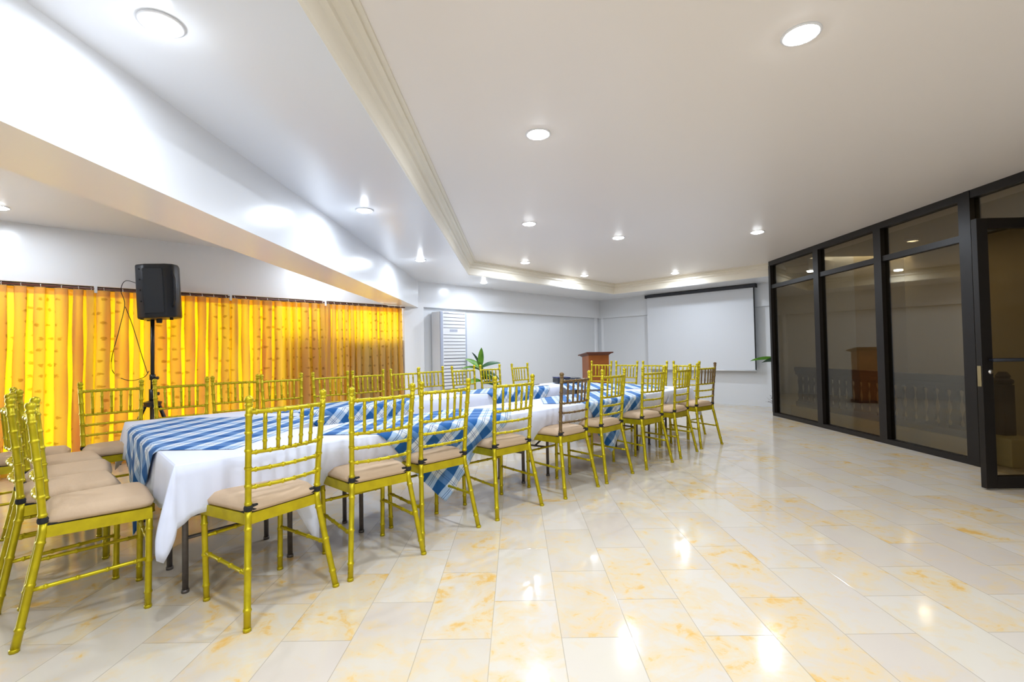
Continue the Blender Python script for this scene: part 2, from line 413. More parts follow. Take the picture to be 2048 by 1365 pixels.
bm = B(); box(bm, -.004, .002, .008, .037, .80, .96, .001); obj('lock_plate', bm, 'brass', d)
bm = B(); lathe(bm, [(.018, 0), (.018, .012), (.012, .016)], 0, 0, 16)
bmesh.ops.rotate(bm, verts=bm.verts, cent=(0, 0, 0), matrix=Matrix.Rotation(PI/2, 3, 'X')); bmesh.ops.translate(bm, verts=bm.verts, vec=(.055, -.0, .915))
obj('lock_cylinder', bm, 'chrome', d, True)

# ------------------------------------------------------------------ windows behind the curtains
PJ = [-3.45, -2.19, -.94, .32, 1.58, 2.77, 4.06]
for i in range(len(PJ)-1):
    p0, p1 = PJ[i], PJ[i+1]
    o = PQ(p0, QW+.06); r = thing('window_%d' % (5+i), None, None, (o.x, o.y, 0), PI/4, None, 'structure'); L = p1-p0
    bm = B(); box(bm, 0, L, 0, .05, ZH-.04, ZH); box(bm, 0, L, 0, .05, .07, .12); box(bm, 0, .03, 0, .05, .12, ZH-.04); box(bm, L-.03, L, 0, .05, .12, ZH-.04)
    obj('frame', bm, 'dark_frame', r)
    bm = B(); box(bm, .03, L-.03, .022, .028, .12, ZH-.04); obj('pane', bm, 'clear_glass', r)

# outdoors behind the curtains
bm = B(); boxpq(bm, -12, 12, QW+.2, QW+12, -.3, -.1); struct('ground', bm, 'ground')
bm = B(); boxpq(bm, 3.12, 4.20, QW+.125, QW+.145, .12, 1.36); tag(obj('board', bm, 'board'), 'dark brown board outside the last curtain, seen as its dark lower half', 'board')
bm = B(); boxpq(bm, 2.15, 3.10, QW+.30, QW+.34, -.1, 1.42); tag(obj('curtain_tint_panel', bm, 'orange'), 'unseen orange panel added outdoors to tint the curtains left of the dark patch', 'panel')  # orange panel added behind the window to deepen the curtain's colour

# ------------------------------------------------------------------ curtains
rod0, rod1 = PJ[2], 4.07
o = PQ(rod0, QW-.07); rod = thing('curtain_rod', 'dark brown curtain rail running above the yellow curtains', 'curtain rod', (o.x, o.y, 0), PI/4)
bm = B(); tube(bm, [(0, 0, 1.885), (rod1-rod0, 0, 1.885)], .011, 10); obj('pole', bm, 'wood_dark', rod, True)
for pj in (PJ[3], PJ[4], PJ[5]):
    bm = B(); box(bm, pj-rod0-.012, pj-rod0+.012, -.016, .07, 1.84, 1.915); obj('bracket', bm, 'acw', rod)
def curtain(p0, p1, folds, seed, label):
    rnd = random.Random(seed); o = PQ(p0, QW-.07)
    r = thing('curtain', label, 'curtain', (o.x, o.y, 0), PI/4, 'yellow patterned curtains of the window bay')
    L = p1-p0; NZ = 14; NS = folds*16
    wts = [rnd.uniform(.7, 1.3) for _ in range(folds)]; tot = sum(wts); edges = [0]
    for x in wts: edges.append(edges[-1]+x/tot*L)
    amp = [rnd.uniform(.8, 1.2) for _ in range(folds+1)]; lean = [rnd.uniform(-.05, .05) for _ in range(folds+1)]; om = [rnd.uniform(.1, 1.5) for _ in range(folds+1)]
    bm = B(); uvl = bm.loops.layers.uv.new('UVMap'); grid = []; us = []
    for j in range(NS+1):
        t = j/16; i = min(int(t), folds-1); f = t-i
        base = edges[i] + (edges[i+1]-edges[i])*f; wd = edges[i+1]-edges[i]; col = []
        for k in range(NZ+1):
            z = .012 + (1.868-.012)*k/NZ; h = 1-k/NZ
            a = .040*(amp[i]*(1-f)+amp[i+1]*f)*(.55+.55*h)
            ln = (lean[i]*(1-f)+lean[i+1]*f)*h*h*(1.0 if 0 < base < L else 0)
            ov = (om[i]*(1-f)+om[i+1]*f)*.20*wd
            x = base + ov*math.sin(4*PI*f+.5) + ln + .004*math.sin(7*z+j)
            y = a*math.cos(2*PI*f)
            col.append(bm.verts.new((max(-.02, min(L+.02, x)), y, z)))
        grid.append(col); us.append(j/16*.17)
    for j in range(NS):
        for k in range(NZ):
            f = bm.faces.new((grid[j][k], grid[j+1][k], grid[j+1][k+1], grid[j][k+1]))
            for l, (jj, kk) in zip(f.loops, ((j, k), (j+1, k), (j+1, k+1), (j, k+1))): l[uvl].uv = (us[jj]+p0*1.3, 1.856*kk/NZ)
    fab = obj('fabric', bm, 'curtain', r, True)
    # doubled heading hem
    bm = B(); g2 = []; uv2 = bm.loops.layers.uv.new('UVMap')
    for j in range(NS+1):
        a = grid_xy[j] if False else None
        g2.append(None)
    bm.free()
    me = fab.data; bm = B(); uv2 = bm.loops.layers.uv.new('UVMap'); cols = []
    for j in range(NS+1):
        v = me.vertices[j*(NZ+1)+NZ].co
        cols.append((bm.verts.new((v.x, v.y+.004, 1.80)), bm.verts.new((v.x, v.y+.004, 1.868))))
    for j in range(NS):
        f = bm.faces.new((cols[j][0], cols[j+1][0], cols[j+1][1], cols[j][1]))
    obj('heading_hem', bm, 'curtain', r, True)
    for i in range(folds):
        bm = B(); x = edges[i]+.5*(edges[i+1]-edges[i]); n = 14
        pts = [(x, .0, 1.885-.006) for _ in range(1)]
        ring = [(x+.003*math.sin(a*2), .020*math.sin(a), 1.878+.020*math.cos(a)) for a in [2*PI*k/n for k in range(n+1)]]
        tube(bm, ring, .003, 6, False); obj('curtain_ring', bm, 'chrome', r, True)
    return r
curtain(PJ[2]-.012, PJ[3]+.012, 10, 1, 'yellow patterned curtain at the left edge of the photo, behind the end chairs')
curtain(PJ[3]-.012, PJ[4]+.012, 10, 2, 'yellow patterned curtain hanging behind the black loudspeaker')
curtain(PJ[4]-.012, PJ[5]+.012, 10, 3, 'yellow patterned curtain next right of the loudspeaker one')
curtain(PJ[5]-.012, PJ[6]-.03, 12, 4, 'yellow and brown curtain beside the white pilaster, dark in its lower half')

# ------------------------------------------------------------------ ceiling lamps
def lamp(x, y, z, label, power=1.0, r=.075, group='round downlights of the main ceiling', bare=0):
    t = thing('ceiling_light', label, 'ceiling light', (x, y, z), 0, group)
    bm = B(); n = 28
    pr = [(r, 0.0), (r+.012, -.001), (r+.013, -.005), (r+.004, -.009), (r-.004, -.004)]
    rings = [[bm.verts.new((a*math.cos(2*PI*k/n), a*math.sin(2*PI*k/n), zz)) for k in range(n)] for a, zz in pr]
    for i in range(len(pr)-1):
        for k in range(n): bm.faces.new((rings[i][k], rings[i][(k+1) % n], rings[i+1][(k+1) % n], rings[i+1][k]))
    obj('trim_ring', bm, 'ring', t, True)
    bm = B(); lathe(bm, [(r, -.002), (r*.9, -.012), (r*.5, -.020), (.004, -.023)], 0, 0, 24); obj('lamp_lens', bm, 'bulb', t, True)
    ld = bpy.data.lights.new('lamp', 'AREA'); ld.shape = 'DISK'; ld.size = r*1.7; ld.energy = LAMP_W*power; ld.color = LAMP_COL
    lo = bpy.data.objects.new('lamp', ld); C.objects.link(lo); lo.parent = t; lo.location = (0, 0, -.028)
    if bare:                                 # bulb standing proud of the soffit
        ld = bpy.data.lights.new('lamp', 'POINT'); ld.shadow_soft_size = .03; ld.energy = bare; ld.color = LAMP_COL
        lo = bpy.data.objects.new('lamp', ld); C.objects.link(lo); lo.parent = t; lo.location = (0, 0, -.07)
    return t
L_MAIN = [(1.32, 2.10, 'largest round downlight, at the top right of the ceiling', 1), (.17, 3.02, 'round downlight in the middle of the main ceiling', 1),
  (.17, 5.16, 'round downlight in the main ceiling above the tall white cooler, nearer one', 1), (.17, 7.43, 'small round downlight of the main ceiling near the tray corner', 1),
  (1.32, 5.89, 'round downlight of the main ceiling, right of the row over the tables', 1), (1.32, 8.84, 'small bright downlight by the tray edge left of the screen', 1),
  (3.0, 5.75, 'round downlight of the main ceiling closest to the glass wall', 1), (3.01, 8.76, 'small bright downlight above the top of the projector screen', 1)]
for x, y, lb, pw in L_MAIN: lamp(x, y, ZC-.001, lb, pw, .07)
for x, y, lb in [(.17, .80, 'downlight above the viewer'), (.17, -1.3, 'downlight behind the viewer'), (1.32, -.6, 'downlight behind the viewer on the right')]:
    lamp(x, y, ZC-.001, lb, 1.45 if y < 0 else 1.05, .07)
for x, y, lb in [(-1.26, 1.65, 'large downlight in the lowered strip at the top left'), (-1.25, 3.88, 'starry downlight in the lowered strip beside the beam, nearer one'),
                 (-1.22, 6.02, 'starry downlight in the lowered strip beside the beam, farther one'), (-.54, 8.08, 'downlight in the lowered strip above the tall white cooler')]:
    lamp(x, y, ZS-.001, lb, .62 if x > -1 else .5, .06, 'downlights of the lowered ceiling strip', .4)
lamp(-1.25, -.6, ZS-.001, 'downlight in the lowered strip behind the viewer', 1.3, .06, 'downlights of the lowered ceiling strip')
for x, y, lb in [(-4.55, 4.05, 'flat round ceiling light of the window bay at the left edge'), (-2.60, 6.35, 'ceiling light of the window bay hidden behind the beam'), (-3.3, 2.2, 'ceiling light of the window bay outside the frame')]:
    lamp(x, y, 2.50-.001, lb, .5, .07, 'ceiling lights of the window bay')

for x, y, lb in [(5.6, 6.6, 'added warm lamp brightening the landing behind the glass wall, farther one'), (5.6, 3.4, 'added warm lamp brightening the landing behind the glass wall, nearer one')]:  # unseen warm lamps added to brighten the dark landing
    t = lamp(x, y, HC-.001, lb, .36, .07, 'added lamps brightening the landing behind the glass')
    for ch in t.children:
        if ch.type == 'LIGHT': ch.data.color = (1, .88, .70)
        if ch.name.startswith('lamp_lens'): ch.data.materials.clear(); ch.data.materials.append(M['ring'])
# ------------------------------------------------------------------ chiavari chairs
def chair_proto(brown=()):
    mt = lambda part: 'brown' if part in brown else 'gold'
    t = thing('banquet_chair', '-', 'chair')
    SR, ST, SZ = (.168, -.185), (.192, .165), .452
    for s in (-1, 1):
        bm = B(); bamboo(bm, [(s*.215, -.262, .0), (s*.168, -.186, .43), (s*.167, -.185, .47)], .0145, .14, 1.22)
        lathe(bm, [(.0165, 0), (.0165, .012), (.0145, .014)], s*.215, -.262, 8); obj('leg', bm, 'gold', t, True)
        bm = B(); bamboo(bm, [(s*.180, .155, 0), (s*.188, .160, .43)], .0135, .13, 1.22)
        lathe(bm, [(.0155, 0), (.0155, .012), (.0135, .014)], s*.180, .155, 8); obj('leg', bm, 'gold', t, True)
        # back post with rounded finial
        bm = B(); top = Vector((s*.181, -.222, .925))
        bamboo(bm, [(s*.167, -.185, .462), (s*.172, -.197, .66), top], .0135, .078, 1.25)
        d_ = Vector((0, 0, 1)); prof = [(.0125, -.004), (.0165, .004), (.0170, .008), (.0135, .012), (.0140, .016), (.0180, .024), (.0180, .031), (.0150, .039), (.008, .044), (.002, .046)]
        side = 'post_l' if s < 0 else 'post_r'
        po = obj('back_post', bm, mt(side), t, True)
        bm = B(); tube(bm, [(top.x, top.y, top.z+z) for _, z in prof], [a for a, _ in prof], 10); obj('finial', bm, mt(side), po, True)
        # ties
        bm = B(); px, py = s*.167, -.186
        ringp = [(px+.017*math.cos(a), py+.017*math.sin(a), .478) for a in [2*PI*k/10 for k in range(11)]]
        tube(bm, [(px, py, .468), (px, py, .474), (px, py, .486), (px, py, .492)], [.0155, .0185, .0185, .0155], 10)
        box(bm, px-s*.03-.012, px-s*.03+.012, py-.006, py+.022, .466, .492, .004); obj('tie', bm, 'blackf', t)
    def arc(z, y, bow, hw, n=7, dz=0): return [(hw*(2*k/(n-1)-1), y-bow*math.sin(PI*k/(n-1)), z+dz*math.sin(PI*k/(n-1))) for k in range(n)]
    rails = [(.898, -.219, .172), (.722, -.205, .166), (.646, -.199, .164), (.570, -.194, .162)]
    for i, (z, y, hw) in enumerate(rails):
        bm = B(); bamboo(bm, arc(z, y, .026, hw+.008), .0098 if i == 0 else .0085, .062, 1.35)
        obj('crest_rail' if i == 0 else 'back_rail', bm, mt('rails'), t, True)
    for k in range(5):
        f = (k+1)/6; x = (2*f-1)
        bow = .026*math.sin(PI*(f)); bm = B()
        bamboo(bm, [(x*.172, -.219-bow, .898), (x*.166, -.205-bow, .722)], .0085, .085, 1.28, start=.5, n=7); obj('spindle', bm, mt('spindles'), t, True)
    # seat frame: trapezoid apron of flat boards
    def ring(z0, z1, off, wall):
        pts = [(-SR[0]-off, SR[1]-off), (SR[0]+off, SR[1]-off), (ST[0]+.008+off, ST[1]+off), (-ST[0]-.008-off, ST[1]+off)]
        ins = [(x*(1-wall/abs(x)), y-math.copysign(wall, y)) for x, y in pts]
        bmx = B(); v = [[bmx.verts.new((x, y, z)) for x, y in P_] for P_, z in ((pts, z0), (pts, z1), (ins, z1), (ins, z0))]
        for a in range(4):
            for b_ in range(4):
                bmx.faces.new((v[a][b_], v[a][(b_+1) % 4], v[(a+1) % 4][(b_+1) % 4], v[(a+1) % 4][b_]))
        return bmx
    bm = ring(.408, .456, .004, .02); box(bm, -.16, .16, -.165, .15, .444, .452); obj('seat_frame', bm, 'gold', t)
    # cushion: puffy rounded trapezoid
    bm = B(); NX = NY = 14; top = []; bot = []
    for j in range(NY+1):
        v = 2*j/NY-1; ra = []; rb = []
        for i in range(NX+1):
            u = 2*i/NX-1
            # superellipse mapping for rounded corners
            k = 1/ max(1e-6, (abs(u)**9+abs(v)**9)**(1/9)) * max(abs(u), abs(v)) if (u or v) else 1
            uu, vv = u*k, v*k
            hw = .190 + .016*vv; x = uu*hw; y = -.008+vv*.190
            e = max(abs(u), abs(v)); h = (1-e**9)
            ra.append((x, y, 480e-3+.032*h**.5+.007*(1-u*u)*(1-v*v))); rb.append((x*.97, y*.97, .461-.0*h))
        top.append([bm.verts.new(p_) for p_ in ra]); bot.append([bm.verts.new(p_) for p_ in rb])
    for j in range(NY):
        for i in range(NX):
            bm.faces.new((top[j][i], top[j][i+1], top[j+1][i+1], top[j+1][i])); bm.faces.new((bot[j][i], bot[j+1][i], bot[j+1][i+1], bot[j][i+1]))
    loop = [(0, i) for i in range(NX)]+[(j, NX) for j in range(NY)]+[(NY, NX-i) for i in range(NX)]+[(NY-j, 0) for j in range(NY)]
    for a in range(len(loop)):
        (j0, i0), (j1, i1) = loop[a], loop[(a+1) % len(loop)]
        bm.faces.new((top[j1][i1], top[j0][i0], bot[j0][i0], bot[j1][i1]))
    cu = obj('seat_cushion', bm, 'cushion', t, True)
    bm = B(); box(bm, -.172, .172, -.182, .160, .4555, .463); obj('cushion_base', bm, 'blackf', cu)
    # stretchers
    def leg_at(s, rear, z):
        if rear: f = z/.43; return Vector((s*(.215+(.168-.215)*f), -.262+(.076)*f, z))
        f = z/.43; return Vector((s*(.180+.008*f), .155+.005*f, z))
    for s in (-1, 1):
        bm = B(); bamboo(bm, [leg_at(s, True, .215), leg_at(s, False, .225)], .0085, .1, 1.35); obj('stretcher', bm, 'gold', t, True)
    bm = B(); bamboo(bm, [leg_at(-1, False, .30), leg_at(1, False, .30)], .0085, .1, 1.35); obj('stretcher', bm, 'gold', t, True)
    return t
P0 = chair_proto(); P5 = chair_proto(('post_l', 'rails', 'spindles')); P9 = chair_proto(('spindles', 'post_r'))
used = {}
def put_chair(proto, p, q, ang, label, group):
    v = PQ(p, q)
    if id(proto) not in used:
        used[id(proto)] = 1; proto.location = (v.x, v.y, 0); proto.rotation_euler = (0, 0, ang); proto['label'] = label; proto['group'] = group; return proto
    return dup(proto, (v.x, v.y, 0), ang, label, group)
G1 = 'gold chairs along the near side of the tables'
front = [((.57, 2.18), (1.0, 2.28)), ((1.06, 2.28), (1.51, 2.27)), ((1.55, 2.35), (1.97, 2.35)), ((2.13, 2.35), (2.58, 2.33)), ((2.81, 2.30), (3.23, 2.30)),
         ((3.36, 2.30), (3.79, 2.31)), ((4.00, 2.28), (4.41, 2.24)), ((4.62, 2.25), (5.06, 2.27)), ((5.22, 2.29), (5.63, 2.23))]
lab1 = ['gold chair nearest the viewer on the near side, before the bare white tablecloth corner', 'second gold chair from the left in the near row, beside a white cloth fold',
        'third gold chair from the left in the near row, its back crossing the plaid cloth', 'fourth gold chair in the near row, left of the brown-backed one',
        'gold chair with a dark brown left post, rails and spindles, fifth in the near row', 'gold chair right of the brown-backed one, in front of a hanging plaid point',
        'gold chair in the near row, third from its far right end', 'gold chair in the near row, second from its far right end',
        'gold chair with dark spindles at the far right end of the near row']
for i, (a, b_) in enumerate(front):
    dx, dy = b_[0]-a[0], b_[1]-a[1]; th = math.atan2(dy, dx); mp, mq = (a[0]+b_[0])/2, (a[1]+b_[1])/2
    p, q = mp - math.sin(th)*.262, mq + math.cos(th)*.262
    put_chair({4: P5, 8: P9}.get(i, P0), p, q, PI/4+th, lab1[i], G1)
G2 = 'gold chairs along the curtain side of the tables'
back = [(.34, 4.75, 4), (.77, 4.75, 0), (1.18, 4.83, -3), (1.57, 4.75, 1), (2.04, 4.75, 0), (2.46, 4.75, 1), (2.91, 4.75, -1), (3.37, 4.87, 2), (3.79, 4.77, -1), (4.25, 4.75, 2), (4.84, 4.75, 6)]
lab2 = ['gold chair left of the loudspeaker stand, at the far left table corner', 'gold chair just right of the loudspeaker stand, against the curtains',
        'gold chair second right of the loudspeaker stand, behind the far tables', 'gold chair third right of the loudspeaker stand, behind the far tables',
        'gold chair fourth right of the loudspeaker stand, behind the far tables', 'gold chair in front of the orange end of the curtains',
        'gold chair in front of the brown lower half of the last curtain', 'gold chair before the white pilaster left of the tall cooler',
        'gold chair directly before the tall white cooler', 'gold chair in front of the leafy plant beside the cooler', 'lone gold chair before the blank wall, last of the far side']
for i, (p, q, dg) in enumerate(back): put_chair(P0, p, q-.222, PI/4+PI+math.radians(dg), lab2[i], G2)
G3 = 'gold chairs at the left end of the tables'
left = [(.160, 2.905, -1), (.07, 3.37, 3), (.075, 3.78, -2), (.05, 4.20, 3), (-.09, 4.63, -2)]
lab3 = ['gold chair at the left end of the tables, the one nearest the viewer', 'second gold chair at the left end, counted from the viewer', 'middle one of the five gold chairs at the left end',
        'fourth gold chair at the left end, counted from the viewer', 'farthest of the five gold chairs at the left end, near the curtain']
for i, (p, q, dg) in enumerate(left): put_chair(P0, p, q, -PI/4+math.radians(dg), lab3[i], G3)
G4 = 'gold chairs at the screen end of the tables'
lab4 = ['gold chair overlapping the wooden podium at the screen end', 'gold chair at the screen end, next right of the podium', 'gold chair at the screen end before the left edge of the projector screen',
        'gold chair at the screen end nearest the glass wall']
for i, (q, dg) in enumerate([(4.22, 1), (3.78, -1), (3.31, 2), (2.86, -1)]): put_chair(P0, 6.1-.222, q, PI/4+PI/2+math.radians(dg), lab4[i], G4)

# ------------------------------------------------------------------ tables, cloths, plaid overlays
ZT = .657
def table(p0, p1, q0, q1, legs, label):
    o = PQ(p0, q0); t = thing('folding_table', label, 'table', (o.x, o.y, 0), PI/4, 'folding tables under the white cloths')
    w_, h_ = p1-p0, q1-q0
    bm = B(); box(bm, .01, w_-.01, .01, h_-.01, ZT-.028, ZT-.001, .004); obj('tabletop', bm, 'tabletop', t)
    for (lp, lq) in legs:
        bm = B(); tube(bm, [(lp-p0, lq-q0, 0), (lp-p0, lq-q0, ZT-.03)], .0135, 10); tube(bm, [(lp-p0, lq-q0, 0), (lp-p0, lq-q0, .015)], .017, 10); obj('leg', bm, 'tube', t, True)
    for a in range(0, len(legs), 2):
        (ap, aq), (bp_, bq) = legs[a], legs[a+1]
        bm = B(); tube(bm, [(ap-p0, aq-q0, .26), (bp_-p0, bq-q0, .26)], .009, 8); obj('crossbar', bm, 'tube', t, True)
        cp, cq = ((ap+bp_)/2-p0, (aq+bq)/2-q0); mx, my = w_/2, h_/2
        if a % 4 == 0:
            bm = B(); tube(bm, [(cp, cq, .26), (cp+(mx-cp)*.7, cq+(my-cq)*.7, ZT-.03)], .009, 8); obj('brace', bm, 'tube', t, True)
    return t
NQ0, NQ1, FQ0, FQ1 = 2.545, 3.15, 4.03, 4.56
T1 = (.39, 1.01, NQ0, FQ1); T2 = (1.014, 3.09, NQ0, NQ1); T3 = (3.094, 4.97, NQ0, NQ1); T4 = (1.014, 3.09, FQ0, FQ1); T5 = (3.094, 4.97, FQ0, FQ1); T6 = (4.974, 5.56, NQ0, FQ1)
table(*T1, [(.46, 2.76), (.96, 2.80), (.45, 3.12), (.95, 3.18), (.45, 4.15), (.95, 4.15)], 'folding table under the left end cloth with worn steel legs')
table(*T2, [(1.41, 2.84), (1.41, 3.08), (2.90, 2.84), (2.86, 3.10)], 'folding table of the near row, left half, behind the second to fourth chairs')
table(*T3, [(3.22, 2.84), (3.17, 3.10), (4.70, 2.80), (4.70, 3.08)], 'folding table of the near row, right half, behind the brown-backed chair')
table(*T4, [(1.35, 4.12), (1.35, 4.46), (2.85, 4.12), (2.85, 4.46)], 'folding table of the far row, left half, before the curtains')
table(*T5, [(3.35, 4.12), (3.35, 4.46), (4.75, 4.12), (4.75, 4.46)], 'folding table of the far row, right half, before the plant')
table(*T6, [(5.06, 2.85), (5.48, 2.85), (5.06, 4.25), (5.48, 4.25)], 'folding table across the screen end of the tables')

class Skirt:
    """shape of a hanging table cloth: rectangle p0..p1, q0..q1; h hang per side S,E,N,W (0 = none), lean = inward push per side"""
    def __init__(s, rect, hang, lean, corner, seed):
        s.r = rect; s.h = hang; s.lean = lean; s.corner = corner; s.ph = seed*1.7
    def out(s, side, along, t):
        # outward offset at depth t (metres below the top) on a side
        k = min(1, t/.25); base = .010 + .012*k + s.lean[side]*k*k
        return base + (.011*math.sin(along*17+s.ph)+.006*math.sin(along*41+s.ph*2))*k
NRM = [(0, -1), (1, 0), (0, 1), (-1, 0)]
def cloth(name, sk, label, group):
    p0, p1, q0, q1 = sk.r; o = PQ(p0, q0); w_, h_ = p1-p0, q1-q0
    t = thing if False else None
    corners = [(0, 0), (w_, 0), (w_, h_), (0, h_)]; z0 = ZT+.004
    pts = []                                    # (base x, y, dir x, y, hang, side, along, cornerness, leanfactor)
    for sd in range(4):
        a = Vector(corners[sd]); b_ = Vector(corners[(sd+1) % 4]); n = Vector(NRM[sd]); L = (b_-a).length; N = max(6, int(L/.028))
        for i in range(N+1):
            f = i/N; pt = a.lerp(b_, f); da, db = f*L, (1-f)*L
            hh = sk.h[sd]; cc = 0
            for dd, ci in ((da, sd), (db, (sd+1) % 4)):
                cv = sk.corner[ci]
                if cv and hh > .03:
                    wd_ = .10 if cv > .45 else .045; g = math.exp(-(dd/wd_)**2); hh2 = sk.h[sd] + (cv-sk.h[sd])*(.95 if cv > .45 else .25)*g
                    if hh2 > hh: hh = hh2
                    cc = max(cc, g)
            pts.append((pt, n, hh, sd, pt.x+pt.y, cc))
        # corner fan
        n2 = Vector(NRM[(sd+1) % 4]); ci = (sd+1) % 4; h1, h2 = sk.h[sd], sk.h[(sd+1) % 4]; cv = sk.corner[ci]
        for k in range(1, 12):
            th = PI/2*k/12; dr = (n*math.cos(th)+n2*math.sin(th)); f = k/12
            if cv and h1 > .03 and h2 > .03:
                e1 = h1+(cv-h1)*.25; e2 = h2+(cv-h2)*.25; e = e1*(1-f)+e2*f
                hh = e + (cv-e)*(1-abs(2*f-1)); cc = 1+ .9*(1-abs(2*f-1))
            else:
                hh = h1*(1-f)+h2*f; cc = 0
                if cv and (h1 > .03 or h2 > .03): hh = max(hh, (cv if f < .5 and h1 > .03 or f > .5 and h2 > .03 else hh*.5))
            pts.append((b_, dr, hh, sd if f < .5 else (sd+1) % 4, b_.x+b_.y, cc))
    bm = B(); R_ = 9; rows = []
    for (pt, n, hh, sd, al, cc) in pts:
        col = []
        for r in range(R_+1):
            if r == 0: col.append(bm.verts.new((pt.x-n.x*0, pt.y-n.y*0, z0))); continue
            f = (r/R_); tt = hh*f
            if r == 1: tt = min(.004, hh*.3); of = .006
            else: of = sk.out(sd, al, tt) * (1 if not sk.lean[sd] else (1-min(1, cc))) + .030*(cc if cc < 1 else 1+(cc-1)*1.6)*min(1, tt/.3)*(1 if cc else 0)
            if sk.lean[sd]: of = max(of, -.6) 
            col.append(bm.verts.new((pt.x+n.x*of, pt.y+n.y*of, z0-tt)))
        rows.append(col)
    N = len(rows)
    for i in range(N):
        a, b_ = rows[i], rows[(i+1) % N]
        for r in range(R_):
            try: bm.faces.new((a[r], a[r+1], b_[r+1], b_[r]))
            except ValueError: pass
    bmesh.ops.remove_doubles(bm, verts=[c[0] for c in rows], dist=1e-5)
    # top
    tops = [v for v in bm.verts if abs(v.co.z-z0) < 1e-6]
    v = [bm.verts.new((x, y, z0)) for x, y in corners]; bm.faces.new(v)
    bmesh.ops.remove_doubles(bm, verts=bm.verts, dist=1e-5)
    o_ = obj(name, bm, 'cloth', None, False)
    for f in o_.data.polygons: f.use_smooth = len(f.vertices) == 4 and abs(f.normal.z) < .8
    o_.location = (o.x, o.y, 0); o_.rotation_euler = (0, 0, PI/4)
    md = o_.modifiers.new('thickness', 'SOLIDIFY'); md.thickness = .0015; md.offset = 1
    return tag(o_, label, 'tablecloth', group)
H_ = .26; LN = -.125
GC = 'white cloths over the folding tables'
S1 = Skirt(T1, [.235, .003, .24, .24], [-.03, 0, 0, 0], [.40, .52, .33, .36], 1)
S2_ = Skirt(T2, [H_, .0, H_+.1, .0], [LN, 0, 0, 0], [0, 0, 0, 0], 2)
S3 = Skirt(T3, [.245, .0, H_+.1, .0], [LN, 0, 0, 0], [0, 0, 0, 0], 3)
S4 = Skirt(T4, [.30, .0, .25, .0], [0, 0, LN, 0], [0, 0, 0, 0], 4)
S5 = Skirt(T5, [.30, .0, .25, .0], [0, 0, LN, 0], [0, 0, 0, 0], 5)
S6 = Skirt(T6, [.25, .25, .25, .003], [LN, 0, 0, 0], [0, .34, .34, 0], 6)
cloth('tablecloth', S1, 'white cloth on the left end table, drooping in a sharp corner point', GC)
cloth('tablecloth', S2_, 'white cloth on the near row behind the second to fourth chairs', GC)
cloth('tablecloth', S3, 'white cloth on the near row behind the brown-backed chair', GC)
cloth('tablecloth', S4, 'white cloth on the far row in front of the curtains', GC)
cloth('tablecloth', S5, 'white cloth on the far row in front of the plant', GC)
cloth('tablecloth', S6, 'white cloth on the table across the screen end', GC)

def overlay(sk, cp, cq, dd, label, rot=0):
    p0, p1, q0, q1 = sk.r; o = PQ(p0, q0); N = 64; bm = B(); uvl = bm.loops.layers.uv.new('UVMap'); z0 = ZT+.009
    w_, h_ = p1-p0, q1-q0; g = []
    rnd = random.Random(int(cp*100)); e1, e2 = rnd.uniform(0, 6), rnd.uniform(0, 6)
    for i in range(N+1):
        row = []
        for j in range(N+1):
            u, v = 2*i/N-1, 2*j/N-1
            x, y = dd*(u+v)/2, dd*(v-u)/2
            x, y = x*math.cos(rot)-y*math.sin(rot), x*math.sin(rot)+y*math.cos(rot)
            x += cp-p0; y += cq-q0; z = z0 + .002*math.sin(9*x+e1)*math.sin(11*y+e2)
            over = 0; sd = None
            if y < 0 and sk.h[0] > .03 : over, sd = -y, 0
            elif y > h_ and sk.h[2] > .03: over, sd = y-h_, 2
            if x < 0 and sk.h[3] > .03 and -x > over: over, sd = -x, 3
            elif x > w_ and sk.h[1] >= .012 and x-w_ > over: over, sd = x-w_, 1
            if sd is not None:
                n = NRM[sd]
                if sd in (0, 2): y = 0 if sd == 0 else h_
                else: x = 0 if sd == 3 else w_
                kk = min(1, over/.03)
                of = (sk.out(sd, x+y, max(0, over-.01)) + .016)*kk
                if over > .28 and sd == 3:                       # gathers below the table edge
                    cy_ = cq-q0; y = cy_ + (y-cy_)*(1-.25*min(1, (over-.28)/.3)) + .01*math.sin(30*y)
                z = z0 - max(0, over-.008*kk); x += n[0]*of; y += n[1]*of
            row.append(bm.verts.new((x, y, z)))
        g.append(row)
    for i in range(N):
        for j in range(N):
            f = bm.faces.new((g[i][j], g[i+1][j], g[i+1][j+1], g[i][j+1]))
            for l, (a, b_) in zip(f.loops, ((i, j), (i+1, j), (i+1, j+1), (i, j+1))): l[uvl].uv = (a/N, b_/N)
    o_ = obj('table_overlay', bm, 'plaid', None, True); o_.location = (o.x, o.y, 0); o_.rotation_euler = (0, 0, PI/4)
    md = o_.modifiers.new('thickness', 'SOLIDIFY'); md.thickness = .0012; md.offset = 1
    return tag(o_, label, 'table cloth', 'blue and white plaid squares on the tables')
overlay(S1, .66, 3.60, .88, 'blue plaid square on the left end table, hanging toward the end chairs')
overlay(S2_, 1.92, 2.80, .81, 'blue plaid square on the near row whose point hangs by the third chair')
overlay(S3, 3.93, 2.80, .80, 'blue plaid square on the near row whose point hangs by the brown-backed chair')
overlay(S4, 2.02, 4.29, .83, 'blue plaid square on the far row, left one, before the curtains')
overlay(S5, 4.09, 4.28, .80, 'blue plaid square on the far row, right one, before the plant')
overlay(S6, 5.26, 3.55, .86, 'blue plaid square on the table across the screen end')

